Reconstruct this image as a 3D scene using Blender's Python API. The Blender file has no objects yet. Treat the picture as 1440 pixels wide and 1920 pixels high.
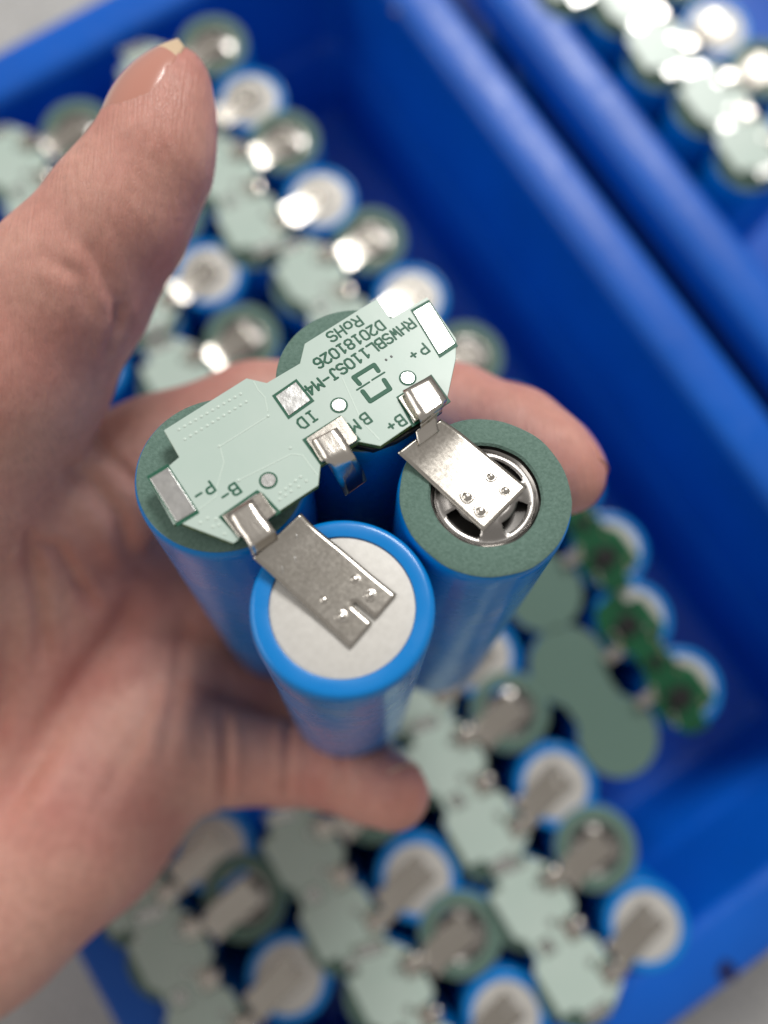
import bpy, math, random
import numpy as np
from mathutils import Matrix, Vector
random.seed(4)
S = bpy.context.scene
# ------------------------------------------------------------------ camera
# one unit is one centimetre; z = 0 is the level of the cell tops in the tray
S.unit_settings.scale_length = 0.01
F = 1486.0                                   # focal length in photo pixels (1440 x 1920)
_n = np.array([-15., 280., 1486.]); _n /= np.linalg.norm(_n)
_z = -_n
_x = np.array([1., 0, 0]); _x -= (_x @ _z) * _z; _x /= np.linalg.norm(_x)
_y = np.cross(_z, _x)
W = np.stack([_x, _y, _z])                   # camera (x right, y down, z forward) -> world
CAM = np.array([0., 0., 18.3])
def wpt(c): return CAM + W @ np.asarray(c, float)
def atd(u, v, d): return wpt([(u-720)/F*d, (v-960)/F*d, d])
cam = bpy.data.cameras.new('camera'); camo = bpy.data.objects.new('camera', cam)
S.collection.objects.link(camo); S.camera = camo
Rm = W @ np.diag([1., -1., -1.])
M4 = Matrix([list(Rm[i]) + [CAM[i]] for i in range(3)] + [[0, 0, 0, 1]])
camo.matrix_world = M4
cam.sensor_fit = 'VERTICAL'; cam.sensor_height = 360; cam.lens = 360*F/1920
cam.clip_start = 0.5; cam.clip_end = 1000
cam.dof.use_dof = True; cam.dof.focus_distance = 8.45; cam.dof.aperture_fstop = 0.74
# ------------------------------------------------------------------ light of the room
wd = bpy.data.worlds.new('World'); S.world = wd; wd.use_nodes = True
bg = wd.node_tree.nodes['Background']; bg.inputs[0].default_value = (1.0, 0.95, 0.90, 1); bg.inputs[1].default_value = 0.31
def area(name, direction, dist, sx, sy, power, col, target=(0, 1, 9)):
    l = bpy.data.lights.new(name, 'AREA'); l.shape = 'RECTANGLE'; l.size = sx; l.size_y = sy
    l.energy = power; l.color = col
    o = bpy.data.objects.new(name, l); S.collection.objects.link(o)
    d = Vector(direction).normalized(); o.location = Vector(target) + d*dist
    o.rotation_euler = (-d).to_track_quat('-Z', 'Y').to_euler()
    return o
area('ceiling_lamp_front', W @ np.array([.26, -.86, -.50]), 150, 54, 54, 150000, (1, .98, .95))
area('side_fill_lamp', (-1, .2, .85), 170, 120, 70, 62000, (1, .97, .93))  # added soft fill from the left, placed clear of the strips' reflections
S.view_settings.view_transform = 'Standard'; S.view_settings.look = 'None'
S.view_settings.exposure = 0.12; S.view_settings.gamma = 1

# ------------------------------------------------------------------ materials
def mat(name, col, rough=.5, metal=0, spec=.5, noise=None, bump=None, sss=0, coat=0, col2=None, wear=None):
    m = bpy.data.materials.new(name); m.use_nodes = True
    nt = m.node_tree; N = nt.nodes; L = nt.links; b = N['Principled BSDF']
    b.inputs['Base Color'].default_value = (*col, 1); b.inputs['Roughness'].default_value = rough
    b.inputs['Metallic'].default_value = metal; b.inputs['Specular IOR Level'].default_value = spec
    b.inputs['Coat Weight'].default_value = coat; b.inputs['Coat Roughness'].default_value = .08
    tc = N.new('ShaderNodeTexCoord')
    if noise:
        n = N.new('ShaderNodeTexNoise'); n.inputs['Scale'].default_value = noise; n.inputs['Detail'].default_value = 6
        L.new(tc.outputs['Object'], n.inputs['Vector'])
        r = N.new('ShaderNodeValToRGB'); r.color_ramp.elements[0].position = .32; r.color_ramp.elements[1].position = .68
        c2 = col2 or tuple(c*.75 for c in col)
        r.color_ramp.elements[0].color = (*c2, 1); r.color_ramp.elements[1].color = (*col, 1)
        L.new(n.outputs['Fac'], r.inputs['Fac']); L.new(r.outputs['Color'], b.inputs['Base Color'])
    if bump:
        sc, st, stretch = bump
        mp = N.new('ShaderNodeMapping'); mp.inputs['Scale'].default_value = stretch
        L.new(tc.outputs['Object'], mp.inputs['Vector'])
        n = N.new('ShaderNodeTexNoise'); n.inputs['Scale'].default_value = sc; n.inputs['Detail'].default_value = 5
        L.new(mp.outputs['Vector'], n.inputs['Vector'])
        bm = N.new('ShaderNodeBump'); bm.inputs['Strength'].default_value = st; bm.inputs['Distance'].default_value = .02
        L.new(n.outputs['Fac'], bm.inputs['Height']); L.new(bm.outputs['Normal'], b.inputs['Normal'])
    if wear:
        n = N.new('ShaderNodeTexNoise'); n.inputs['Scale'].default_value = wear[0]; n.inputs['Detail'].default_value = 8
        L.new(tc.outputs['Object'], n.inputs['Vector'])
        r = N.new('ShaderNodeMapRange'); r.inputs['From Min'].default_value = .3; r.inputs['From Max'].default_value = .7
        r.inputs['To Min'].default_value = wear[1]; r.inputs['To Max'].default_value = wear[2]
        L.new(n.outputs['Fac'], r.inputs['Value']); L.new(r.outputs['Result'], b.inputs['Roughness'])
    return m
M = {}
M['wrap'] = mat('blue_shrink_wrap', (0.0, .225, .66), .28, spec=.4, coat=.2, bump=(3, .10, (1, 1, .12)), wear=(2, .2, .36))
M['steel_end'] = mat('matt_steel_end', (.66, .645, .61), .55, .3, noise=14, col2=(.60, .585, .55), bump=(60, .12, (1, 1, 1)))
M['paper'] = mat('green_fish_paper', (.15, .245, .205), .85, noise=26, col2=(.105, .185, .15), bump=(38, .55, (1, 1, 1)))
M['can'] = mat('nickel_can', (.42, .40, .38), .2, 1, wear=(4, .2, .38))
M['well'] = mat('crimped_steel', (.10, .095, .09), .3, .8)
M['dark'] = mat('dark_gasket', (.012, .012, .014), .35)
M['nickel'] = mat('nickel_strip', (.62, .585, .53), .3, 1, noise=5, col2=(.56, .525, .47), bump=(30, .025, (1, .5, 1)), wear=(26, .19, .27))
M['nickel_bend'] = mat('nickel_bend', (.70, .66, .60), .22, 1, bump=(20, .15, (1, .3, 1)))
M['board'] = mat('white_solder_mask', (.545, .66, .60), .32, noise=1.2, col2=(.50, .63, .565), bump=(3, .08, (1, 1, 1)))
M['fibre'] = mat('board_edge_fibre', (.16, .22, .05), .7, noise=20, col2=(.02, .10, .05))
M['ink'] = mat('green_ink', (.0, .10, .05), .5)
M['trace'] = mat('raised_trace', (.62, .74, .67), .28)
M['tin'] = mat('tinned_pad', (.72, .72, .70), .26, .9, noise=12, col2=(.62, .62, .61), bump=(8, .25, (1, 1, 1)))
M['greenboard'] = mat('green_solder_mask', (.005, .12, .045), .25, noise=2.5, col2=(.002, .05, .02))
M['chip'] = mat('black_component', (.012, .012, .013), .3)
M['smallpart'] = mat('tan_component', (.30, .24, .17), .4)
M['tray'] = mat('blue_plastic', (.002, .122, .62), .36, spec=.36, noise=.35, col2=(.002, .104, .54), bump=(1.3, .12, (1, 1, 1)), wear=(2.5, .26, .46))
M['mark'] = mat('mould_mark', (.003, .012, .10), .5)
M['table'] = mat('speckled_laminate', (.62, .61, .59), .5, noise=9, col2=(.36, .36, .35))
M['pink'] = mat('pink_sheet', (.62, .36, .52), .6)
M['nail'] = mat('fingernail', (.60, .27, .205), .2, coat=.8)
M['nail_edge'] = mat('nail_free_edge', (.72, .54, .36), .3)

def skin_mat():
    m = bpy.data.materials.new('skin'); m.use_nodes = True
    nt = m.node_tree; N = nt.nodes; L = nt.links; b = N['Principled BSDF']
    tc = N.new('ShaderNodeTexCoord')
    n = N.new('ShaderNodeTexNoise'); n.inputs['Scale'].default_value = .55; n.inputs['Detail'].default_value = 5
    L.new(tc.outputs['Object'], n.inputs['Vector'])
    r = N.new('ShaderNodeValToRGB'); r.color_ramp.elements[0].position = .36; r.color_ramp.elements[1].position = .64
    r.color_ramp.elements[0].color = (.64, .285, .235, 1); r.color_ramp.elements[1].color = (.75, .43, .345, 1)
    L.new(n.outputs['Fac'], r.inputs['Fac'])
    n2 = N.new('ShaderNodeTexNoise'); n2.inputs['Scale'].default_value = 7; n2.inputs['Detail'].default_value = 6
    L.new(tc.outputs['Object'], n2.inputs['Vector'])
    mx = N.new('ShaderNodeMix'); mx.data_type = 'RGBA'; mx.blend_type = 'MULTIPLY'; mx.inputs['Factor'].default_value = 1
    r2 = N.new('ShaderNodeValToRGB'); r2.color_ramp.elements[0].color = (.80, .74, .72, 1); r2.color_ramp.elements[1].color = (1.12, 1.10, 1.10, 1)
    L.new(n2.outputs['Fac'], r2.inputs['Fac']); L.new(r.outputs['Color'], mx.inputs['A']); L.new(r2.outputs['Color'], mx.inputs['B'])
    at = N.new('ShaderNodeAttribute'); at.attribute_name = 'tint'
    mt = N.new('ShaderNodeMix'); mt.data_type = 'RGBA'; mt.inputs['B'].default_value = (.56, .17, .14, 1)
    L.new(at.outputs['Fac'], mt.inputs['Factor']); L.new(mx.outputs['Result'], mt.inputs['A'])
    L.new(mt.outputs['Result'], b.inputs['Base Color'])
    b.inputs['Subsurface Weight'].default_value = .22; b.inputs['Subsurface Radius'].default_value = (1, .35, .2); b.inputs['Subsurface Scale'].default_value = .14
    b.inputs['Roughness'].default_value = .45; b.inputs['Specular IOR Level'].default_value = .5
    # fine skin lines: two stretched noises and a cell pattern
    def mapped(scale, rot):
        mp = N.new('ShaderNodeMapping'); mp.inputs['Scale'].default_value = scale; mp.inputs['Rotation'].default_value = rot
        L.new(tc.outputs['Object'], mp.inputs['Vector']); return mp.outputs['Vector']
    a = N.new('ShaderNodeTexNoise'); a.inputs['Scale'].default_value = 8; a.inputs['Detail'].default_value = 4
    L.new(mapped((3.6, .30, 1), (0, 0, math.radians(14))), a.inputs['Vector'])
    c = N.new('ShaderNodeTexVoronoi'); c.inputs['Scale'].default_value = 20; c.feature = 'DISTANCE_TO_EDGE'
    L.new(mapped((1.6, .8, 1), (0, 0, math.radians(-35))), c.inputs['Vector'])
    pw = N.new('ShaderNodeMath'); pw.operation = 'MINIMUM'; pw.inputs[1].default_value = .08; L.new(c.outputs['Distance'], pw.inputs[0])
    ad = N.new('ShaderNodeMath'); ad.operation = 'MULTIPLY_ADD'; ad.inputs[1].default_value = 1.6
    L.new(pw.outputs[0], ad.inputs[0]); L.new(a.outputs['Fac'], ad.inputs[2])
    bm = N.new('ShaderNodeBump'); bm.inputs['Strength'].default_value = .6; bm.inputs['Distance'].default_value = .04
    L.new(ad.outputs[0], bm.inputs['Height']); L.new(bm.outputs['Normal'], b.inputs['Normal'])
    rr = N.new('ShaderNodeMapRange'); rr.inputs['To Min'].default_value = .32; rr.inputs['To Max'].default_value = .52
    L.new(n2.outputs['Fac'], rr.inputs['Value']); L.new(rr.outputs['Result'], b.inputs['Roughness'])
    return m
M['skin'] = skin_mat()

# ------------------------------------------------------------------ helpers
def link(o, parent=None):
    S.collection.objects.link(o)
    if parent is not None: o.parent = parent
    return o
def obj(name, verts, faces, m, parent=None, smooth=False, mats=None, fm=None):
    me = bpy.data.meshes.new(name); me.from_pydata([tuple(map(float, v)) for v in verts], [], [tuple(map(int, f)) for f in faces])
    me.materials.append(m)
    if mats:
        for q in mats: me.materials.append(q)
    if fm is not None: me.polygons.foreach_set('material_index', fm)
    if smooth: me.polygons.foreach_set('use_smooth', [True]*len(me.polygons))
    me.update()
    return link(bpy.data.objects.new(name, me), parent)
def empty(name, loc=(0, 0, 0), rz=0):
    o = bpy.data.objects.new(name, None); o.location = loc; o.rotation_euler = (0, 0, rz); o.empty_display_size = .3
    return link(o)
def tag(o, label, cat, group=None, kind=None):
    if label: o['label'] = label
    if cat: o['category'] = cat
    if group: o['group'] = group
    if kind: o['kind'] = kind
def lathe(name, prof, m, parent, cx=0, cy=0, n=56, smooth=True, sharp=None, mats=None, matf=None, cap0=True, cap1=True):
    v = []; f = []; fm = []
    for r, z in prof:
        for k in range(n):
            a = 2*math.pi*k/n; v.append((cx+r*math.cos(a), cy+r*math.sin(a), z))
    for i in range(len(prof)-1):
        for k in range(n):
            k2 = (k+1) % n
            f.append((i*n+k, i*n+k2, (i+1)*n+k2, (i+1)*n+k)); fm.append(matf[i] if matf else 0)
    if cap0 and prof[0][0] > .001: f.append(tuple(range(n))[::-1]); fm.append(0)
    if cap1 and prof[-1][0] > .001: f.append(tuple((len(prof)-1)*n+k for k in range(n))); fm.append(matf[-1] if matf else 0)
    o = obj(name, v, f, m, parent, smooth, mats, fm)
    o.data.set_sharp_from_angle(angle=math.radians(38)) if smooth else None
    return o
def ringshape(name, prof, m, parent, cx=0, cy=0, n=64):
    """closed profile revolved: a flat washer with real thickness"""
    v = []; f = []; P = len(prof)
    for r, z in prof:
        for k in range(n):
            a = 2*math.pi*k/n
            w = 1 + .004*math.sin(7*a+1) + .003*math.sin(13*a)
            v.append((cx+r*w*math.cos(a), cy+r*w*math.sin(a), z))
    for i in range(P):
        j = (i+1) % P
        for k in range(n):
            k2 = (k+1) % n
            f.append((i*n+k, i*n+k2, j*n+k2, j*n+k))
    o = obj(name, v, f, m, parent, True); o.data.set_sharp_from_angle(angle=math.radians(35)); return o
def plate(name, pts, z0, z1, m, parent, bevel=0, side=None):
    """polygon pts (local x, y) as a slab from z0 to z1"""
    n = len(pts)
    ar = sum(pts[i][0]*pts[(i+1) % n][1]-pts[(i+1) % n][0]*pts[i][1] for i in range(n))
    if ar < 0: pts = pts[::-1]
    v = [(p[0], p[1], z0) for p in pts] + [(p[0], p[1], z1) for p in pts]
    f = [tuple(range(n))[::-1], tuple(range(n, 2*n))] + [(i, (i+1) % n, n+(i+1) % n, n+i) for i in range(n)]
    fm = [0, 0] + [1 if side else 0]*n
    o = obj(name, v, f, m, parent, False, [side] if side else None, fm)
    if bevel:
        b = o.modifiers.new('b', 'BEVEL'); b.width = bevel; b.segments = 2; b.limit_method = 'ANGLE'
    return o
def tubes(name, lines, rad, m, parent, flat=.35, z=0, closed=False):
    """raised print: round strokes laid on a plane"""
    v = []; f = []
    K = 6
    for ln in lines:
        for a, b in zip(ln[:-1], ln[1:]):
            a = np.array(a[:2], float); b = np.array(b[:2], float); d = b-a; L_ = np.hypot(*d)
            if L_ < 1e-6: continue
            d /= L_; nn = np.array([-d[1], d[0]])
            s = len(v)
            # stadium outline, domed by one raised inner outline
            out = []
            for c0, sg in ((b, 1), (a, -1)):
                for k in range(K+1):
                    t = -math.pi/2 + math.pi*k/K
                    out.append((c0, sg*(d*math.cos(t)+nn*math.sin(t))))
            n = len(out)
            for c0, w in out: p = c0+w*rad; v.append((p[0], p[1], z-.002))
            for c0, w in out: p = c0+w*rad*.7; v.append((p[0], p[1], z+rad*flat))
            f += [(s+i, s+(i+1) % n, s+n+(i+1) % n, s+n+i) for i in range(n)]
            f.append(tuple(s+n+i for i in range(n)))
            z += .00003
    return obj(name, v, f, m, parent, False)
def ribbon(name, st, m, parent, thick=.012, sub=5, across=4, smooth=True, lin=False):
    """metal strip through stations (left point, right point)"""
    st = [(np.array(a, float), np.array(b, float)) for a, b in st]
    P = []
    n = len(st)
    def cr(p0, p1, p2, p3, t):
        if lin: return p1+(p2-p1)*t
        return .5*((2*p1)+(-p0+p2)*t+(2*p0-5*p1+4*p2-p3)*t*t+(-p0+3*p1-3*p2+p3)*t**3)
    for i in range(n-1):
        a = [st[max(i-1, 0)], st[i], st[i+1], st[min(i+2, n-1)]]
        for k in range(sub):
            t = k/sub; P.append((cr(*[q[0] for q in a], t), cr(*[q[1] for q in a], t)))
    P.append(st[-1])
    v = []; f = []
    A = across+1
    for l, r in P:
        for k in range(A): v.append(l+(r-l)*k/across)
    for i in range(len(P)-1):
        for k in range(across):
            f.append((i*A+k, i*A+k+1, (i+1)*A+k+1, (i+1)*A+k))
    o = obj(name, v, f, m, parent, smooth)
    if lin: o.data.set_sharp_from_angle(angle=math.radians(22))
    so = o.modifiers.new('s', 'SOLIDIFY'); so.thickness = thick; so.offset = 0
    return o
def copy_thing(root, skip=()):
    """a copy of a thing, its parts and their sub-parts; meshes are shared"""
    r = root.copy(); S.collection.objects.link(r)
    for ch in root.children:
        if ch.name.split('.')[0] in skip: continue
        c = ch.copy(); S.collection.objects.link(c); c.parent = r
        for g in ch.children:
            if g.name.split('.')[0] in skip: continue
            d = g.copy(); S.collection.objects.link(d); d.parent = c
    return r

# ------------------------------------------------------------------ the held pack
PM = np.array([[0.75658488, -0.65329353, 0.02805144], [-0.59530822, -0.70591111, -0.38379373], [0.27053178, 0.27367328, -0.92299268]])
PT = np.array([-.309461738, -.299648836, 8.23691165])      # pack origin (centre of the four cell tops) in camera space
def pk(u, v, z):
    """point of the pack at height z above its cell tops that lies along a measured direction of the photograph"""
    d = PM.T @ np.array([(u-720)/F, (v-960)/F, 1.]); o = PM.T @ (-PT)
    t = (z-o[2])/d[2]; p = o+d*t
    return np.array([p[0], p[1], z])
def cr1(x, y): return 240+x/2.25, 540+y/2.25            # first enlargement -> photo
s = .93
def measured(cx, cy, du, dv, Z):                           # small real-world misalignment of a cell in the glued pack
    d = PM.T @ np.array([du*Z/F, dv*Z/F, 0]); return (cx+d[0], cy+d[1])
CELL = {'A': measured(-s, s, -11, 0, 8.24), 'B': measured(s, s, -12, 9, 8.74), 'C': (-s, -s), 'D': measured(s, -s, 9, 5, 8.23)}
H = 6.5
pack = empty('battery_pack')
tag(pack, 'blue four cell battery pack held in the hand, in sharp focus', 'battery pack', 'battery packs with circuit boards on top')
def cell_body(cx, cy):
    prof = [(.80, -H), (.88, -H), (.915, -H+.04), (.92, -H+.12), (.921, -3), (.92, -.16), (.915, -.07), (.902, -.022), (.875, .002), (.84, .006), (.74, .004), (.722, .0), (.715, -.03), (.715, -.3)]
    return lathe('battery_cell', prof, M['wrap'], pack, cx, cy, 72, cap1=False)
cells = {k: cell_body(*CELL[k]) for k in 'ABCD'}
cx, cy = CELL['C']
lathe('end_disc', [(.7145, -.06), (.7145, -.022), (.69, -.018), (.3, -.012), (.001, -.012)], M['steel_end'], cells['C'], cx, cy)
ringshape('bottom_disc', [(.2, -H-.005), (.78, -H-.005), (.78, -H+.05), (.2, -H+.05)], M['steel_end'], cells['C'], cx, cy)
# positive end: paper ring, deep gasket groove and a vented metal cap
cx, cy = CELL['D']
ringshape('insulating_ring', [(.575, .010), (.60, .032), (.86, .030), (.893, .014), (.895, .006), (.575, .004)], M['paper'], cells['D'], cx, cy)
lathe('terminal_well', [(.713, -.028), (.575, -.03), (.565, -.10), (.50, -.125), (.001, -.125)], M['well'], cells['D'], cx, cy, cap0=False)
ringshape('crimp_ring', [(.57, -.035), (.555, -.03), (.53, -.05), (.52, -.09), (.56, -.10)], M['can'], cells['D'], cx, cy)
v = []; f = []; n = 72
pr = [(.001, .002), (.27, .002), (.34, -.006), (.40, -.03), (.455, -.055), (.50, -.065), (.555, -.06)]
for r, z in pr:
    for k in range(n): a = 2*math.pi*k/n; v.append((cx+r*math.cos(a), cy+r*math.sin(a), z))
for i in range(len(pr)-1):
    for k in range(n):
        ang = (k+.5)/n*2*math.pi; ph = (ang*4/(2*math.pi)+.18) % 1
        if i in (2, 3) and ph < .60: continue              # four vents round the cap
        f.append((i*n+k, i*n+(k+1) % n, (i+1)*n+(k+1) % n, (i+1)*n+k))
capo = obj('terminal_cap', v, f, M['can'], cells['D'], True)
so = capo.modifiers.new('s', 'SOLIDIFY'); so.thickness = .018; so.offset = 0
for k in 'AB':
    cx, cy = CELL[k]
    R_ = .875 if k == 'A' else .90
    lathe('insulating_disc', [(R_, .005), (R_+.003, .018), (R_-.02, .030), (.3, .030), (.001, .030)], M['paper'], cells[k], cx, cy, 72)

# circuit board
ZT, TH = .26, .07
outline = [(705.8, 560), (732.4, 596.9), (800.9, 556.9), (855.6, 635.6), (854.7, 673), (837.8, 751), (713.3, 836.4), (672, 828),
           (600.9, 873), (596.9, 910), (517.8, 962), (437.8, 1019), (335.6, 980), (326, 984), (277.8, 898), (314, 875.5), (335.6, 857),
           (306.7, 806.7), (462.2, 708.9), (500, 717.8), (562.2, 681.3), (571, 644.4)]
board = plate('circuit_board', [pk(u, v_, ZT)[:2] for u, v_ in outline], ZT-TH, ZT, M['board'], pack, .006, M['fibre'])
def pq(pts, z=ZT): return [pk(*cr1(*p), z)[:2] for p in pts]
def grow(pts, g):
    c = np.mean(pts, axis=0); return [tuple(np.array(p)+(np.array(p)-c)/np.linalg.norm(np.array(p)-c)*g) for p in pts]
def pad(pts, name='solder_pad', g=.042, zz=0, h=.010):
    q = pq(pts); plate('pad_outline', grow(q, g), ZT-.01, ZT+.0025, M['ink'], board)
    return plate(name, q, ZT-.005, ZT+h, M['tin'], board, .005)
pad([(1203, 102), (1272, 62), (1380, 235), (1312, 282)])
pad([(92, 805), (170, 758), (288, 940), (205, 990)])
pad([(624, 457), (708, 398), (770, 475), (680, 540)])
pad([(400, 962), (540, 868), (560, 880), (628, 945), (480, 1045)], h=.004)
pad([(752, 640), (890, 552), (965, 640), (818, 733)], h=.004)
pad([(1148, 462), (1275, 378), (1345, 478), (1205, 572)], h=.004)
for c in ((890, 495), (1180, 380), (592, 812)):
    p = pk(*cr1(*c), ZT)
    for nm, r, z0, z1, mm in (('pad_outline', .094, -.01, .003, 'ink'), ('test_pad', .073, -.005, .008, 'tin')):
        plate(nm, [(p[0]+r*math.cos(a*math.pi/16), p[1]+r*math.sin(a*math.pi/16)) for a in range(32)], ZT+z0, ZT+z1, M[mm], board, 0)
# vias: little domes
def dots(name, pts, r=.016):
    v = []; f = []; n = 8
    for q in pts:
        p = pk(*cr1(*q), ZT); s0 = len(v)
        for rr, zz in ((1, -.001), (.7, .006), (.25, .009)):
            for k in range(n): v.append((p[0]+r*rr*math.cos(2*math.pi*k/n), p[1]+r*rr*math.sin(2*math.pi*k/n), ZT+zz))
        for i in range(2):
            for k in range(n): f.append((s0+i*n+k, s0+i*n+(k+1) % n, s0+(i+1)*n+(k+1) % n, s0+(i+1)*n+k))
        f.append(tuple(s0+2*n+k for k in range(n)))
    return obj(name, v, f, M['trace'], board, True)
vl = [(215+260*k/11, 597-150*k/11) for k in range(12)] + [(240+258*k/11, 638-158*k/11) for k in range(12)]
vl += [(642, 865), (665, 848), (684, 832), (706, 814), (728, 797), (640, 892), (664, 875), (688, 858), (720, 838), (752, 814)]
vl += [(305, 990), (335, 972), (358, 1007), (370, 975), (384, 1000), (407, 1038), (385, 668), (590, 540), (685, 675), (466, 812)]
dots('via', vl, .023)['kind'] = 'stuff'
def L2(pts): return [pk(*cr1(*p), ZT) for p in pts]
for ln in ([(590, 541), (388, 668), (405, 735), (372, 855), (372, 880), (300, 935)], [(530, 395), (548, 430), (578, 462), (590, 520)],
           [(466, 812), (690, 700), (735, 705), (800, 790)], [(905, 380), (985, 560), (1060, 640)]):
    tubes('trace', [L2(ln)], .010, M['trace'], board, .25, ZT)
# printed lettering, one stroke font
G = {'R': [[(0, 0), (0, 1), (.45, 1), (.6, .85), (.6, .65), (.45, .5), (0, .5)], [(.3, .5), (.6, 0)]],
     'H': [[(0, 0), (0, 1)], [(.6, 0), (.6, 1)], [(0, .5), (.6, .5)]],
     'W': [[(0, 1), (.12, 0), (.3, .6), (.48, 0), (.6, 1)]],
     'S': [[(0, .15), (.15, 0), (.45, 0), (.6, .15), (.6, .35), (.45, .5), (.15, .5), (0, .65), (0, .85), (.15, 1), (.45, 1), (.6, .85)]],
     'B': [[(0, 0), (0, 1), (.42, 1), (.56, .87), (.56, .65), (.42, .52), (0, .52)], [(.42, .52), (.6, .38), (.6, .14), (.45, 0), (0, 0)]],
     'L': [[(0, 1), (0, 0), (.6, 0)]], '1': [[(.12, .8), (.32, 1), (.32, 0)], [(.12, 0), (.52, 0)]],
     '0': [[(0, .2), (0, .8), (.15, 1), (.45, 1), (.6, .8), (.6, .2), (.45, 0), (.15, 0), (0, .2)]],
     'J': [[(0, .2), (.12, 0), (.32, 0), (.45, .2), (.45, 1)], [(.25, 1), (.6, 1)]], '-': [[(.05, .5), (.55, .5)]],
     'M': [[(0, 0), (0, 1), (.3, .5), (.6, 1), (.6, 0)]], '4': [[(.45, 0), (.45, 1), (0, .32), (.62, .32)]],
     'D': [[(0, 0), (0, 1), (.38, 1), (.6, .75), (.6, .25), (.38, 0), (0, 0)]],
     '2': [[(0, .82), (.15, 1), (.45, 1), (.6, .82), (.6, .62), (0, 0), (.6, 0)]],
     '8': [[(.15, .52), (.02, .68), (.02, .86), (.17, 1), (.43, 1), (.58, .86), (.58, .68), (.45, .52), (.15, .52), (0, .36), (0, .15), (.15, 0), (.45, 0), (.6, .15), (.6, .36), (.45, .52)]],
     '6': [[(.55, .9), (.4, 1), (.18, 1), (0, .75), (0, .2), (.15, 0), (.45, 0), (.6, .2), (.6, .38), (.45, .55), (.15, .55), (0, .4)]],
     'o': [[(0, .15), (0, .5), (.15, .66), (.45, .66), (.6, .5), (.6, .15), (.45, 0), (.15, 0), (0, .15)]],
     'P': [[(0, 0), (0, 1), (.45, 1), (.6, .85), (.6, .6), (.45, .45), (0, .45)]], '+': [[(.05, .45), (.55, .45)], [(.3, .2), (.3, .7)]],
     'I': [[(.3, 0), (.3, 1)], [(.1, 0), (.5, 0)], [(.1, 1), (.5, 1)]]}
def text(t, c0, c1, h, rad=.0135, name='printed_text'):
    """centre of first and last character in the enlargement; h = height in cm"""
    a = pk(*cr1(*c0), ZT)[:2]; b = pk(*cr1(*c1), ZT)[:2]; d = b-a; Ln = np.hypot(*d)
    if len(t) > 1: step = Ln/(len(t)-1)
    else: step = h*.8
    d = d/Ln; up = np.array([-d[1], d[0]]); w = min(step*.72, h*.62)/.6
    lines = []
    for i, ch in enumerate(t):
        c = a+d*step*i
        for ln in G[ch]: lines.append([c+d*(x-.3)*w+up*(y-.5)*h for x, y in ln])
    return tubes(name, lines, rad, M['ink'], board, .3, ZT)
text('RHWSBL110SJ-M4', (1190, 152), (768, 428), .125)
text('D20181026', (1062, 160), (804, 316), .125)
text('RoHS', (968, 142), (860, 204), .125)
text('P+', (1246, 258), (1206, 284), .125)
text('B+', (1150, 560), (1112, 584), .125)
text('BM', (1002, 552), (955, 582), .125)
text('ID', (775, 542), (735, 570), .125)
text('P-', (342, 844), (298, 872), .125)
text('B-', (450, 850), (410, 876), .125)
tubes('printed_logo', [L2([(977, 405), (952, 377), (1038, 324), (1056, 350)]), L2([(990, 436), (1022, 478), (1105, 426), (1080, 388)])], .030, M['ink'], board, .1, ZT)
tubes('printed_logo', [L2([(966, 430), (1018, 397)]), L2([(1030, 388), (1082, 356)])], .012, M['ink'], board, .3, ZT)
tubes('solder_speck', [L2([(1088, 302), (1090, 304)]), L2([(1110, 288), (1112, 290)])], .014, M['chip'], board, .4, ZT)

# metal clips and strips
def c2(x, y): return 460+x/3.789, 860+y/3.789
def c3(x, y): return 720+x/4.0, 680+y/4.0
def c4(x, y): return 540+x/6.545, 760+y/6.545
def c5(x, y): return 260+x/4.235, 840+y/4.235
def P3(fn, p, z): return pk(*fn(*p), z)
# B- : flat pad, folded tab, bend and broad strip to the white end
b0 = plate('contact_plate', [pk(*c5(*p), ZT+.03)[:2] for p in [(662, 535), (970, 348), (1090, 518), (1000, 585), (800, 712)]], ZT+.006, ZT+.034, M['nickel'], board, .008)
bend = [((705, 525), (903, 402), ZT+.052), ((780, 650), (960, 492), ZT+.056), ((862, 752), (1040, 600), ZT+.056), ((878, 790), (1082, 655), ZT+.045), ((890, 815), (1095, 680), ZT-.02), ((905, 860), (1105, 720), ZT-.10)]
ribbon('folded_tab', [(P3(c5, l, z), P3(c5, r, z)) for l, r, z in bend], M['nickel_bend'], pack, .014, 3, lin=True)
stC = [((474.2, 1046.5), (563.9, 961.8), .15), ((505, 1074), (592, 990), .10), ((560, 1126), (650, 1037), .045), ((610, 1172), (698, 1078), .022), ((657.5, 1215.5), (744, 1114.5), .014)]
def strip(name, st, slot, parent):
    """broad strip with a slot cut into its free end"""
    st3 = [(pk(*l, z), pk(*r, z)) for l, r, z in st]
    o = ribbon(name, st3, M['nickel'], parent, .009, 6, 15, True)
    me = o.data; A = 16; rows = len(me.vertices)//A
    import bmesh
    bm = bmesh.new(); bm.from_mesh(me); bm.faces.ensure_lookup_table()
    kill = [bm.faces[(rows-2-i)*15+7] for i in range(slot)]
    bmesh.ops.delete(bm, geom=kill, context='FACES'); bm.to_mesh(me); bm.free()
    return o
sC = strip('nickel_strip', stC, 5, pack)
stD = [((745, 849), (826, 786), .14), ((779, 880), (862, 810), .075), ((820, 918), (902, 843), .045), ((862, 957), (944, 877), .038), ((905.6, 996.5), (988, 913.5), .042)]
sD = strip('nickel_strip', stD, 0, pack)
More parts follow.
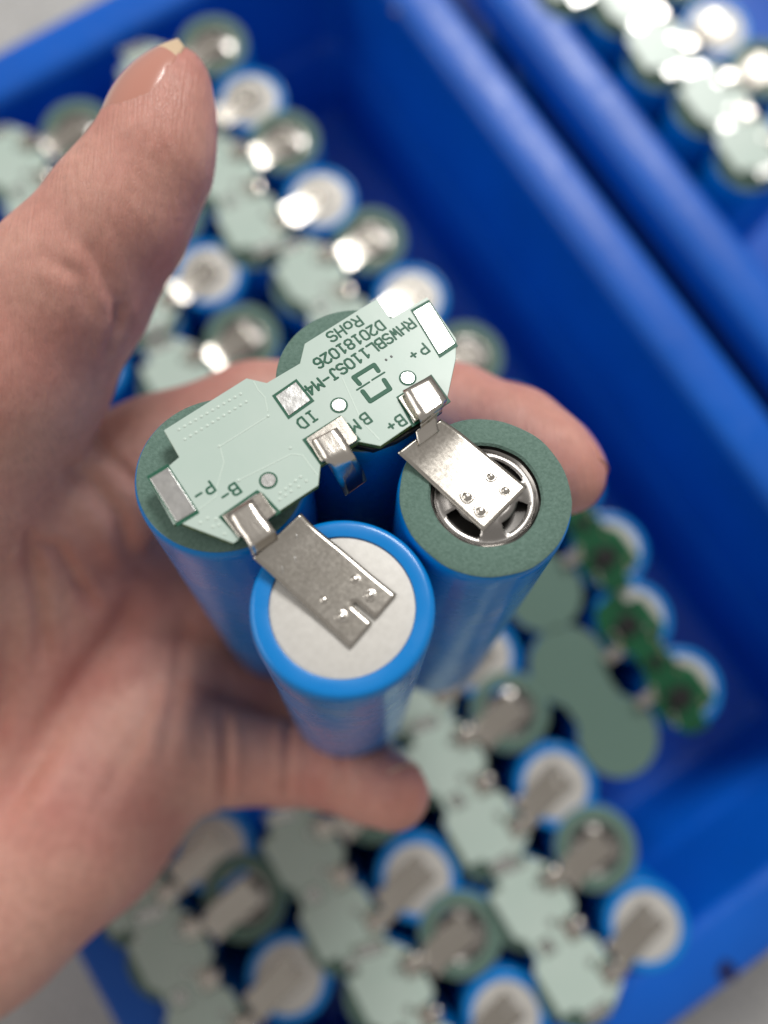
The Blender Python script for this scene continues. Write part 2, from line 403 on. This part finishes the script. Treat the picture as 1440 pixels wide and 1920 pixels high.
def welds(par, pts, z, rad=.034):
    for u, v_ in pts:
        p = pk(u, v_, z); r = rad*random.uniform(.85, 1.1); n = 12
        prof = [(1.5, -.002), (1.15, .004), (1.0, .0), (.85, .014), (.5, .024), (.01, .026)]
        v = []; f = []
        for rr, zz in prof:
            for k in range(n):
                a = 2*math.pi*k/n; q = r*rr*(1+.05*math.sin(3*a+u)); v.append((p[0]+q*math.cos(a), p[1]+q*math.sin(a), z+zz))
        for i in range(len(prof)-1):
            for k in range(n): f.append((i*n+k, i*n+(k+1) % n, (i+1)*n+(k+1) % n, (i+1)*n+k))
        obj('weld_spot', v, f, M['nickel_bend'], par, True)
welds(sC, [(665, 1086), (693.5, 1116), (607, 1125), (640, 1156)], .030, .050)
welds(sD, [(920.5, 893.5), (948, 919.5), (876, 931), (901.5, 958)], .046, .050)
for (u, v_), L_ in (((583, 1028), 16), ((590, 1040), 9), ((621, 1028), 13), ((529, 1063), 12), ((553, 1045), 7), ((556, 1003), 6), ((640, 1050), 8), ((570, 1075), 6), ((610, 1062), 5)):
    a = pk(u, v_, .11); b = pk(u+L_*.12, v_+L_, .11)
    def zs(u, v_):                                          # height of the strip there
        t = ((u-519)*.766+(v_-1004)*.643)/239; return np.interp(t, [0, .17, .42, .66, 1], [.15, .10, .045, .022, .014])
    z_ = zs(u, v_)+.006; p0 = pk(u, v_, z_); p1 = pk(u+L_*.12, v_+L_, zs(u, v_+L_)+.006)
    dd = (p1-p0)/np.linalg.norm(p1-p0); nn = np.array([-dd[1], dd[0], 0])*.0035; up = np.array([0, 0, .003])
    obj('scratch', [p0-dd*.01, p0+nn, p1+nn, p1+dd*.01, p1-nn, p0-nn, (p0+p1)/2+up], [(0, 6, 1), (1, 6, 2), (2, 6, 3), (3, 6, 4), (4, 6, 5), (5, 6, 0)], M['tin'], sC)
# BM : plate and tab that bends down between the cells
plate('contact_plate', [pk(*c4(*p), ZT+.03)[:2] for p in [(228, 400), (655, 120), (850, 390), (850, 430), (420, 695), (398, 680)]], ZT+.006, ZT+.032, M['nickel'], board, .008)
bm_ = [((290, 430), (600, 275), ZT+.05), ((370, 560), (690, 400), ZT+.055), ((450, 675), (765, 535), ZT+.052), ((500, 745), (830, 640), ZT+.0), ((560, 850), (880, 720), ZT-.12),
       ((640, 990), (925, 800), ZT-.30), ((700, 1110), (965, 920), ZT-.62)]
ribbon('middle_tab', [(P3(c4, l, z), P3(c4, r, z)) for l, r, z in bm_], M['nickel_bend'], pack, .014, 6)
# B+ : thick folded clip
plate('contact_plate', [pk(*c3(*p), ZT+.03)[:2] for p in [(105, 262), (345, 105), (475, 275), (460, 300), (230, 445)]], ZT+.006, ZT+.036, M['nickel'], board, .01)
bp = [((140, 215), (350, 100), ZT+.085), ((175, 275), (410, 185), ZT+.095), ((262, 415), (468, 272), ZT+.092), ((270, 440), (462, 300), ZT+.06), ((268, 455), (440, 325), ZT+.02)]
ribbon('folded_tab', [(P3(c3, l, z), P3(c3, r, z)) for l, r, z in bp], M['nickel_bend'], pack, .03, 3, lin=True)
bp2 = [((272, 470), (436, 335), ZT+.02), ((275, 490), (432, 365), ZT-.03), ((238, 520), (395, 395), ZT-.07), ((250, 585), (400, 470), ZT-.105), ((262, 622), (415, 512), ZT-.125)]
ribbon('folded_tab', [(P3(c3, l, z), P3(c3, r, z)) for l, r, z in bp2], M['nickel_bend'], pack, .014, 3, lin=True)
# black tape edge under the board
plate('black_tape', [pk(*p, ZT-.1)[:2] for p in [(655, 835), (700, 845), (745, 828), (790, 800), (830, 770), (800, 740), (690, 790)]], ZT-.16, ZT-TH-.004, M['dark'], pack, .01)
PMw = W @ PM; Tw = wpt(PT)
M4 = Matrix([list(PMw[i]) + [Tw[i]] for i in range(3)] + [[0, 0, 0, 1]])
pack.matrix_world = M4

# ------------------------------------------------------------------ packs standing in the trays
e1 = np.array([math.cos(math.radians(-57)), math.sin(math.radians(-57))]); e2 = np.array([-e1[1], e1[0]])
SKIP = ('via', 'trace', 'printed_text', 'printed_logo', 'solder_speck', 'weld_spot', 'bottom_disc', 'scratch')
def place(C=None, D=None, label='', rz=0, z=0):
    """C = centre of the white end, D = centre of the ringed end (either may be given)"""
    o = copy_thing(pack, SKIP)
    lx = -e1; ly = -e2                                       # pack axes in the tray
    if C is not None: org = np.array(C)+.93*lx+.93*ly
    else: org = np.array(D)-.93*lx+.93*ly
    o.matrix_world = Matrix.Translation((org[0], org[1], z)) @ Matrix.Rotation(math.radians(random.uniform(-1.3, 1.3)), 4, 'X') @ Matrix.Rotation(math.radians(random.uniform(-1.3, 1.3)), 4, 'Y') @ Matrix.Rotation(math.radians(123+rz*1.6), 4, 'Z')
    tag(o, label, 'battery pack', 'battery packs with circuit boards on top')
    return o
def P(u, v):
    d = W @ np.array([(u-720)/F, (v-960)/F, 1.]); t = -CAM[2]/d[2]; q = CAM+d*t; return q[:2]
place(C=P(468, 190), label='blurred pack with its white cell end right beside the thumb tip', rz=1)
place(C=P(600, 372), label='blurred pack right of the thumb pad, second in the upper row', rz=-1)
place(C=P(770, 563), label='blurred pack with its white end behind the top corner of the held board', rz=1)
place(D=P(872, 672), label='mostly hidden pack in the tray behind the index finger and the held circuit board', rz=0)
place(C=P(388, 518), label='blurred pack right of the thumb knuckle with its white cell end uncovered', rz=2)
place(D=P(452, 640), label='blurred pack just above the index finger root, its green ringed end facing up', rz=0)
place(C=P(165, 690), label='blurred pack almost covered by the thumb web, only a blue corner showing', rz=0)
place(D=P(143, 250), label='blurred pack at the left edge of the photo above the thumb, near the wall', rz=0)
place(C=P(898, 1237), label='pack under the held pack, its white end peeking out right of the held front cell', rz=2)
place(C=P(1042, 1474), label='blurred pack right of the little fingertip, the first below the plain paper', rz=0)
place(C=P(1212, 1740), label='blurred pack nearest the lower right tray wall', rz=1)
place(C=P(783, 1647), label='blurred pack directly below the little fingertip, white end right of its board', rz=0)
place(C=P(950, 1905), label='pack cut off by the bottom edge of the photo, right of the middle', rz=-1)
place(C=P(397, 1597), label='blurred pack half hidden by the heel of the hand, white end at the palm edge', rz=1)
place(C=P(541, 1835), label='blurred pack at lower left, next to the left tray wall', rz=0)
place(C=P(1345, 48), label='pack in the neighbouring tray with a bright white end at the top right corner', rz=-1)
place(D=P(1428, 132), label='pack in the neighbouring tray at the right edge of the photo', rz=0)
place(C=P(1260, 30)-e1*2.2, label='pack in the neighbouring tray cut by the top edge of the photo', rz=0)

# two packs turned with the component side of their boards up
def open_pack(A, label, rz=0):
    """A = centre of the first papered cell; cells 1,2 covered by one paper, cells 3,4 by a green board"""
    t = empty('open_battery_pack')
    a = np.array([0., 0.])
    pos = [np.array(q)*1.86 for q in ((0, 0), (1, 0), (0, 1), (1, 1))]   # local x along e1, y along e2
    for i, q in enumerate(pos):
        prof = [(.80, -H), (.88, -H), (.915, -H+.04), (.92, -.16), (.912, -.07), (.888, -.015), (.84, .004), (.74, .002), (.715, -.02)]
        c = lathe('battery_cell', prof, M['wrap'], t, q[0], q[1], 48)
        lathe('end_disc', [(.7155, -.05), (.7155, -.015), (.001, -.01)], M['steel_end'], c, q[0], q[1], 32)
    # figure-of-eight paper
    pts = []
    for k in range(25): ang = math.radians(42+276*k/24); pts.append((.90*math.cos(ang), .90*math.sin(ang)))
    for k in range(25): ang = math.radians(-138+276*k/24); pts.append((1.86+.90*math.cos(ang), .90*math.sin(ang)))
    plate('insulating_paper', pts, .01, .04, M['paper'], t, .006)
    q = [(-.70, 1.25), (-.25, .98), (.35, 1.1), (.62, 1.35), (1.15, 1.3), (1.5, 1.02), (2.2, 1.05), (2.72, 1.35), (2.80, 1.8), (2.45, 1.85), (2.40, 2.3), (1.6, 2.28), (1.3, 2.05), (.7, 2.05), (.45, 2.32), (-.35, 2.28), (-.42, 1.95), (-.75, 1.9)]
    b = plate('circuit_board', q, .10, .17, M['greenboard'], t, .008)
    rnd = random.Random(5)
    for x, y, w, h_, m in ((0.0, 1.62, .42, .5, 'chip'), (1.93, 1.62, .42, .5, 'chip'), (1.0, 1.68, .28, .2, 'chip')):
        plate('chip', [(x-w/2, y-h_/2), (x+w/2, y-h_/2), (x+w/2, y+h_/2), (x-w/2, y+h_/2)], .165, .28, M[m], b, .012)
    for _ in range(16):
        x = rnd.uniform(-.4, 2.4); y = rnd.choice([1.22, 2.0, 1.95, 1.28]) + rnd.uniform(-.03, .03)
        plate('resistor', [(x-.06, y-.03), (x+.06, y-.03), (x+.06, y+.03), (x-.06, y+.03)], .165, .20, M[rnd.choice(['tin', 'smallpart', 'chip'])], b, 0)
    for x in (.35, 1.55):
        plate('nickel_tab', [(x-.12, .75), (x+.12, .75), (x+.12, 1.2), (x-.12, 1.2)], .172, .19, M['nickel'], t, .004)
    t.matrix_world = Matrix.Translation((A[0], A[1], .0)) @ Matrix.Rotation(math.radians(-57+rz), 4, 'Z')
    tag(t, label, 'battery pack', 'packs with bare green board side up')
    return t
open_pack(P(1065, 1248), 'pack with plain grey green paper and a dark green component board, lower of the two', 1)
open_pack(P(935, 985), 'pack with dark green component board peeking out right of the held ringed cell', -1)

# ------------------------------------------------------------------ trays and table
def rrect(hx, hy, r, n=8):
    pts = []
    for cx_, cy_, a0 in ((hx-r, hy-r, 0), (-hx+r, hy-r, 90), (-hx+r, -hy+r, 180), (hx-r, -hy+r, 270)):
        for k in range(n+1):
            a = math.radians(a0+90*k/n); pts.append((cx_+r*math.cos(a), cy_+r*math.sin(a)))
    return pts
def tray(x0, x1, y0, y1, label):
    """extent along e1 (x) and e2 (y) of the outer rim"""
    t = empty('plastic_tray')
    hx, hy = (x1-x0)/2, (y1-y0)/2
    FL = -H-.02
    def loops(name, prof, m, cap0=False, cap1=False):
        v = []; f = []; n = 36
        for ins, z, r in prof: v += [(px, py, z) for px, py in rrect(hx-ins, hy-ins, r)]
        for i in range(len(prof)-1):
            for k in range(n): f.append((i*n+k, i*n+(k+1) % n, (i+1)*n+(k+1) % n, (i+1)*n+k))
        if cap0: f.append(tuple(range(n))[::-1])
        if cap1: f.append(tuple((len(prof)-1)*n+k for k in range(n)))
        o = obj(name, v, f, m, t, True); o.data.set_sharp_from_angle(angle=math.radians(50)); return o
    loops('rim', [(.0, -.95, 1.2), (-.02, -.25, 1.2), (.06, -.08, 1.2), (.22, 0, 1.1), (1.15, .0, .9), (1.32, -.06, .8), (1.40, -.2, .75)], M['tray'])
    loops('basin', [(1.40, -.2, .75), (1.44, -.5, .75), (1.58, -3.5, .7), (1.66, -3.62, .68), (1.80, -3.75, .62), (1.95, FL+.5, .6), (2.05, FL+.15, .5), (2.35, FL, .4)], M['tray'], cap1=True)
    loops('outer_wall', [(.0, -.95, 1.2), (.10, -.95, 1.2), (1.2, -.9, .8), (1.6, FL-.18, .6)], M['tray'], cap1=True)
    c = ((x0+x1)/2*e1+(y0+y1)/2*e2)
    t.matrix_world = Matrix.Translation((c[0], c[1], 0)) @ Matrix.Rotation(math.radians(-57), 4, 'Z')
    tag(t, label, 'tray', 'blue plastic parts trays')
    return t, c
t1, c1_ = tray(-18.7, 9.8, -8.7, 11.2, 'blue plastic tray holding the rows of battery packs below the hand')
def mark(par, u, v, r):
    q = P(u, v)-c1_; x, y = q@e1, q@e2
    plate('mould_mark', [(x+r*(1+.2*math.sin(3*a))*math.cos(a), y+r*math.sin(a)) for a in [k*math.pi/8 for k in range(16)]], -.02, .006, M['mark'], par)
mark(t1, 1362, 1822, .22); mark(t1, 742, 20, .10)
tray(-20.4, 7.8, 12.1, 31.5, 'second blue plastic tray of battery packs at the upper right of the photo')
tz = -H-.22
tb = obj('table_top', [(-60, -50, tz), (60, -50, tz), (60, 60, tz), (-60, 60, tz)], [(0, 1, 2, 3)], M['table'])
tag(tb, 'pale grey speckled table top under the trays', None, kind='structure')
q = P(60, -60)*1.37
ps = plate('pink_sheet', [(q[0]+a, q[1]+b) for a, b in ((-2.6, -1.3), (1.0, -.1), (.3, 5), (-5, 4))], tz+.004, tz+.03, M['pink'], None)
tag(ps, 'pale pink paper sheet on the table at the top left corner', 'paper')

# ------------------------------------------------------------------ the hand
SK = .1
def C(u, v, d, r): return (atd(u, v, d), r)
fingers = {
 'thumb': [C(332, 152, 9.75, .42), C(310, 215, 9.75, .60), C(288, 300, 9.7, .70), C(225, 405, 9.75, .82), C(130, 540, 9.95, .98), C(20, 700, 10.3, 1.22), C(-110, 880, 10.9, 1.6)],
 'index': [C(150, 930, 12.0, 1.0), C(300, 860, 12.0, .93), C(480, 780, 12.1, .80), C(690, 752, 12.1, .70), C(850, 775, 11.3, .68), C(965, 822, 10.7, .67), C(1030, 868, 10.35, .60), C(1062, 893, 10.25, .52)],
 'middle': [C(200, 1080, 13.2, 1.0), C(390, 1115, 14.3, .95), C(600, 1060, 15.8, .75), C(740, 1060, 15.6, .70), C(800, 1110, 15.2, .62)],
 'ring': [C(220, 1250, 13.6, 1.0), C(430, 1290, 14.6, .86), C(580, 1335, 15.2, .74), C(680, 1360, 15.3, .64)],
 'little': [C(300, 1400, 13.0, 1.0), C(430, 1418, 13.3, .78), C(530, 1430, 13.4, .68), C(620, 1440, 13.2, .64), C(690, 1464, 12.7, .62), C(738, 1489, 12.2, .57)],
}
palm = [[C(-110, 880, 10.9, 1.6), C(-400, 1300, 11.5, 2.3)],
        [C(150, 930, 12.0, 1.0), C(0, 1080, 12.6, 1.5), C(-350, 1350, 12.0, 2.3)],
        [C(200, 1080, 13.2, 1.0), C(60, 1250, 13.3, 1.4), C(-300, 1450, 12.6, 2.0)],
        [C(220, 1250, 13.6, 1.0), C(70, 1400, 13.2, 1.3), C(-200, 1600, 12.6, 1.7)],
        [C(300, 1410, 13.2, 1.12), C(150, 1548, 12.6, 1.32), C(-40, 1700, 12.2, 1.40), C(-350, 1900, 12.0, 1.7)],
        [C(-400, 1300, 11.5, 2.3), C(-350, 1600, 12.3, 2.3), C(-800, 2000, 12.6, 2.4), C(-1500, 2500, 12.8, 2.6)],
        [C(-350, 1900, 12.0, 1.7), C(-800, 2200, 12.4, 2.1), C(-1500, 2600, 12.8, 2.3)]]
allp = [p for ch in list(fingers.values())+palm for p in ch]
lo = np.min([p-r for p, r in allp], 0)-.6; hi = np.max([p+r for p, r in allp], 0)+.6
nx, ny, nz = [int(math.ceil(k)) for k in (hi-lo)/SK]
gx, gy, gz = [(lo[i]+SK*np.arange(k)).astype(np.float32) for i, k in enumerate((nx, ny, nz))]
def field(chains, k):
    Fd = np.full((nx, ny, nz), 3., np.float32)
    for ch in chains:
        for (a, ra), (b, rb) in zip(ch[:-1], ch[1:]):
            m = max(ra, rb)+1.2
            l = np.minimum(a, b)-m; h = np.maximum(a, b)+m
            i0 = [max(0, int((l[i]-lo[i])/SK)) for i in range(3)]; i1 = [min(q, int((h[i]-lo[i])/SK)+1) for i, q in enumerate((nx, ny, nz))]
            sl = tuple(slice(p, q) for p, q in zip(i0, i1))
            X, Y, Z = gx[sl[0]][:, None, None], gy[sl[1]][None, :, None], gz[sl[2]][None, None, :]
            d = b-a; dd = float(d@d)
            t = np.clip(((X-a[0])*d[0]+(Y-a[1])*d[1]+(Z-a[2])*d[2])/dd, 0, 1)
            D_ = np.sqrt((X-a[0]-t*d[0])**2+(Y-a[1]-t*d[1])**2+(Z-a[2]-t*d[2])**2)-(ra+(rb-ra)*t)
            c = Fd[sl]; hh = np.clip(.5+.5*(c-D_)/k, 0, 1)
            Fd[sl] = c*(1-hh)+D_*hh-k*hh*(1-hh)
    return Fd
def smin(a, b, k):
    hh = np.clip(.5+.5*(a-b)/k, 0, 1); return a*(1-hh)+b*hh-k*hh*(1-hh)
base = field(palm, .7); hand = base
for k_, ch in fingers.items():
    fk = .25
    fd = field([ch], fk)
    hand = np.minimum(hand, smin(base, fd, .25 if k_ == 'thumb' else .45))
# surface nets
def nets(Fd):
    ins = Fd < 0
    cnt = np.zeros((nx-1, ny-1, nz-1), np.int8); acc = np.zeros((nx-1, ny-1, nz-1, 3), np.float32)
    sub = [ins[a:nx-1+a, b:ny-1+b, c:nz-1+c] for a in (0, 1) for b in (0, 1) for c in (0, 1)]
    tot = sum(q.astype(np.int8) for q in sub); act = (tot > 0) & (tot < 8)
    idx = np.argwhere(act); ids = -np.ones(act.shape, np.int32); ids[act] = np.arange(len(idx))
    corner = {}
    for a in (0, 1):
        for b in (0, 1):
            for c in (0, 1): corner[a, b, c] = Fd[idx[:, 0]+a, idx[:, 1]+b, idx[:, 2]+c]
    n = np.zeros(len(idx)); P_ = np.zeros((len(idx), 3))
    for a in corner:
        for ax in range(3):
            if a[ax]: continue
            b = list(a); b[ax] = 1; b = tuple(b)
            f0, f1 = corner[a], corner[b]; cr = (f0 < 0) != (f1 < 0)
            t = np.where(cr, f0/(f0-f1+1e-12), 0)
            q = np.tile(np.array(a, float), (len(idx), 1)); q[:, ax] += t
            P_[cr] += q[cr]; n[cr] += 1
    V = lo+(idx+P_/n[:, None])*SK
    faces = []
    for ax in range(3):
        o1, o2 = [(1, 2), (2, 0), (0, 1)][ax]
        s0 = [slice(1, k-1) for k in (nx, ny, nz)]; s1 = list(s0); s1[ax] = slice(2, (nx, ny, nz)[ax])
        A_ = ins[tuple(s0)]; B_ = ins[tuple(s1)]
        cr = np.argwhere(A_ != B_)+1
        flip = ins[cr[:, 0], cr[:, 1], cr[:, 2]]
        def at_(d1, d2):
            q = cr.copy(); q[:, o1] += d1; q[:, o2] += d2; return ids[q[:, 0], q[:, 1], q[:, 2]]
        Q = np.stack([at_(-1, -1), at_(0, -1), at_(0, 0), at_(-1, 0)], 1)
        Q[~flip] = Q[~flip][:, ::-1]; faces.append(Q)
    return V, np.concatenate(faces)
V, FQ = nets(hand)
FQ = FQ[(FQ >= 0).all(1)]
# relax the net
def edges_of(FQ): return np.concatenate([FQ[:, [0, 1]], FQ[:, [1, 2]], FQ[:, [2, 3]], FQ[:, [3, 0]]])
E_ = edges_of(FQ); deg = np.bincount(E_.ravel(), minlength=len(V))[:, None].astype(float)
def lap(V):
    s_ = np.zeros_like(V)
    for c in range(3):
        s_[:, c] = np.bincount(E_[:, 0], V[E_[:, 1], c], len(V))+np.bincount(E_[:, 1], V[E_[:, 0], c], len(V))
    return s_/np.maximum(deg, 1)
for _ in range(6): V = V+.5*(lap(V)-V)
me = bpy.data.meshes.new('hand')
me.vertices.add(len(V)); me.vertices.foreach_set('co', V.ravel().astype(np.float32))
me.loops.add(FQ.size); me.loops.foreach_set('vertex_index', FQ.ravel().astype(np.int32))
me.polygons.add(len(FQ)); me.polygons.foreach_set('loop_start', np.arange(0, FQ.size, 4, dtype=np.int32))
me.update(calc_edges=True); me.validate()
handtmp = bpy.data.objects.new('hand', me); link(handtmp)
ss = handtmp.modifiers.new('s', 'SUBSURF'); ss.levels = 1; ss.render_levels = 1
dg = bpy.context.evaluated_depsgraph_get(); me2 = bpy.data.meshes.new_from_object(handtmp.evaluated_get(dg)); handtmp.modifiers.clear(); handtmp.data = me2; me2.name = 'hand'
nv = len(me2.vertices); V = np.empty(nv*3, np.float32); me2.vertices.foreach_get('co', V); V = V.reshape(-1, 3).astype(float)
Nn = np.empty(nv*3, np.float32); me2.vertex_normals.foreach_get('vector', Nn); Nn = Nn.reshape(-1, 3).astype(float)
cc = (V-CAM) @ W; U = 720+F*cc[:, 0]/cc[:, 2]; Vv = 960+F*cc[:, 1]/cc[:, 2]; dep = cc[:, 2]
face = (Nn @ W)[:, 2] < .15
disp = np.zeros(nv)
def crease(pts, w, d, drange=(0, 99)):
    """a skin fold along a line over the near side of the hand; w = width and d = depth in cm"""
    global disp
    best = np.full(nv, 1e9); tt = np.zeros(nv); n = len(pts)-1
    for i, (a, b) in enumerate(zip(pts[:-1], pts[1:])):
        dx, dy = b[0]-a[0], b[1]-a[1]; L_ = dx*dx+dy*dy
        t = np.clip(((U-a[0])*dx+(Vv-a[1])*dy)/L_, 0, 1)
        q = np.hypot(U-a[0]-t*dx, Vv-a[1]-t*dy)*dep/F
        m = q < best; best[m] = q[m]; tt[m] = (i+t[m])/n
    fade = np.clip(np.sin(np.clip(tt, .02, .98)*math.pi)*1.6, 0, 1)
    g = np.exp(-(best/w)**2)*d - .35*d*np.exp(-((best-2.2*w)/(1.2*w))**2)
    disp -= np.where(face & (dep > drange[0]) & (dep < drange[1]), g*fade, 0)
crease([(150, 430), (215, 560), (235, 640)], .10, .05)
crease([(232, 560), (222, 610), (190, 700)], .06, .05)
crease([(70, 470), (150, 520), (170, 600)], .09, .03)
crease([(55, 985), (62, 1060), (78, 1150), (84, 1260)], .10, .09, (10.5, 99))
crease([(60, 1010), (110, 1030), (150, 1100), (190, 1160)], .09, .06, (10.5, 99))
crease([(110, 860), (170, 905), (225, 975), (250, 1060)], .12, .10, (10.5, 99))
crease([(150, 770), (200, 850), (280, 930)], .08, .05, (10.5, 99))
crease([(270, 1080), (230, 1180), (140, 1300), (40, 1460), (-20, 1560)], .22, .16, (10.5, 99))
crease([(20, 1150), (10, 1300), (-10, 1450)], .10, .06, (10.5, 99))
crease([(420, 1330), (424, 1420), (418, 1530)], .08, .08, (11.5, 99))
crease([(543, 1330), (541, 1420), (536, 1510)], .07, .06, (11.5, 99))
crease([(640, 1380), (640, 1440), (632, 1520)], .07, .05, (11.5, 99))
crease([(310, 1250), (250, 1400), (180, 1520)], .12, .04, (10.5, 99))
crease([(350, 1150), (330, 1300), (300, 1450)], .12, .05, (11, 99))
rng = np.random.default_rng(3)
for k in range(26):                                     # short wrinkles over the back joint and pad of the thumb
    u = rng.uniform(120, 330); v_ = 330+rng.uniform(-90, 130)-(u-240)*.2; L_ = rng.uniform(30, 75); a = math.radians(rng.uniform(68, 100))
    crease([(u, v_), (u+L_*math.cos(a)*.5, v_+L_*math.sin(a)*.5), (u+L_*math.cos(a)*.8, v_+L_*math.sin(a))], .022, .009, (0, 10.6))
for k in range(60):                                     # fine palm lines
    u = rng.uniform(0, 420); v_ = rng.uniform(900, 1650); L_ = rng.uniform(30, 110); a = math.radians(rng.normal(75, 35))
    crease([(u, v_), (u+L_*math.cos(a)*.5+rng.normal(0, 4), v_+L_*math.sin(a)*.5), (u+L_*math.cos(a), v_+L_*math.sin(a))], .03, .010, (10.6, 99))
V += Nn*disp[:, None]
me2.vertices.foreach_set('co', V.ravel().astype(np.float32))
tint = me2.attributes.new('tint', 'FLOAT', 'POINT')
tv = .50*np.exp(-((U-770)/75)**2-((Vv-1490)/90)**2)*(dep > 11) + .25*np.exp(-((U-1010)/160)**2-((Vv-830)/120)**2) + .18*np.exp(-((U-380)/120)**2-((Vv-480)/220)**2)
tint.data.foreach_set('value', np.clip(tv, 0, 1).astype(np.float32))
me2.materials.clear(); me2.materials.append(M['skin']); me2.polygons.foreach_set('use_smooth', [True]*len(me2.polygons)); me2.update()
hand_o = handtmp; hand_o.name = 'hand'
tag(hand_o, "person's left hand with thumb raised and fingers curled round the battery pack", 'hand')

from mathutils.bvhtree import BVHTree
bvh = BVHTree.FromPolygons([Vector(v) for v in V], [tuple(p.vertices) for p in me2.polygons])
def nail(tip, basep, out, length, curve, white=4, name='fingernail'):
    """curved plate laid on the finger; tip/base are points of the finger axis, out = direction the nail faces"""
    ax = (tip-basep)/np.linalg.norm(tip-basep); out = out-out@ax*ax; out /= np.linalg.norm(out); sd = np.cross(ax, out)
    NU, NV = 18, 16; G_ = np.zeros((NU+1, NV+1, 3)); f = []; fm = []
    for j in range(NV+1):
        x = 2*j/NV-1; last = None
        for i in range(NU+1):
            t = i/NU; tl = t*length*(1-.06*x*x) + (1-t)*.10*length*(1-x*x)*-1 + .08*length*(1-x*x)*t
            a = x*curve*(.86+.14*min(1, t*3)); dr = out*math.cos(a)+sd*math.sin(a)
            if t <= .86:
                h = bvh.ray_cast(Vector(basep+ax*tl+dr*2.0), Vector(-dr), 2.5)
                p = np.array(h[0]) if h[0] is not None else (last if last is not None else basep+dr*.5)
                b_ = min(1, t*5); p = p+dr*(.020*(1-x**4)*b_-.014*x**4+.010*t-.016*(1-b_))
            else:
                p = last+(last-prev)*.85+out*-.002
            prev = last if last is not None else p; last = p; G_[i, j] = p
    for _ in range(5):
        G_[1:-1] = .5*G_[1:-1]+.25*(G_[:-2]+G_[2:]); G_[:, 1:-1] = .5*G_[:, 1:-1]+.25*(G_[:, :-2]+G_[:, 2:])
    v = G_.reshape(-1, 3)
    for i in range(NU):
        for j in range(NV):
            q = i*(NV+1)+j; f.append((q, q+1, q+NV+2, q+NV+1)); fm.append(1 if i >= NU-white else 0)
    o = obj(name, v, f, M['nail'], hand_o, True, [M['nail_edge']], fm)
    so = o.modifiers.new('s', 'SOLIDIFY'); so.thickness = .014; so.offset = 0
    return o
def camdir(x, y, z): return W @ np.array([x, y, z], float)
nail(atd(338, 118, 9.75), atd(285, 268, 9.70), camdir(-.60, -.15, -.78), 1.24, 1.0)
nail(atd(1075, 905, 10.2), atd(1010, 850, 10.45), camdir(.55, -.62, .25), .80, .9, 0)
nail(atd(757, 1497, 12.1), atd(700, 1458, 12.55), camdir(.5, -.8, -.1), .62, .9, 1)
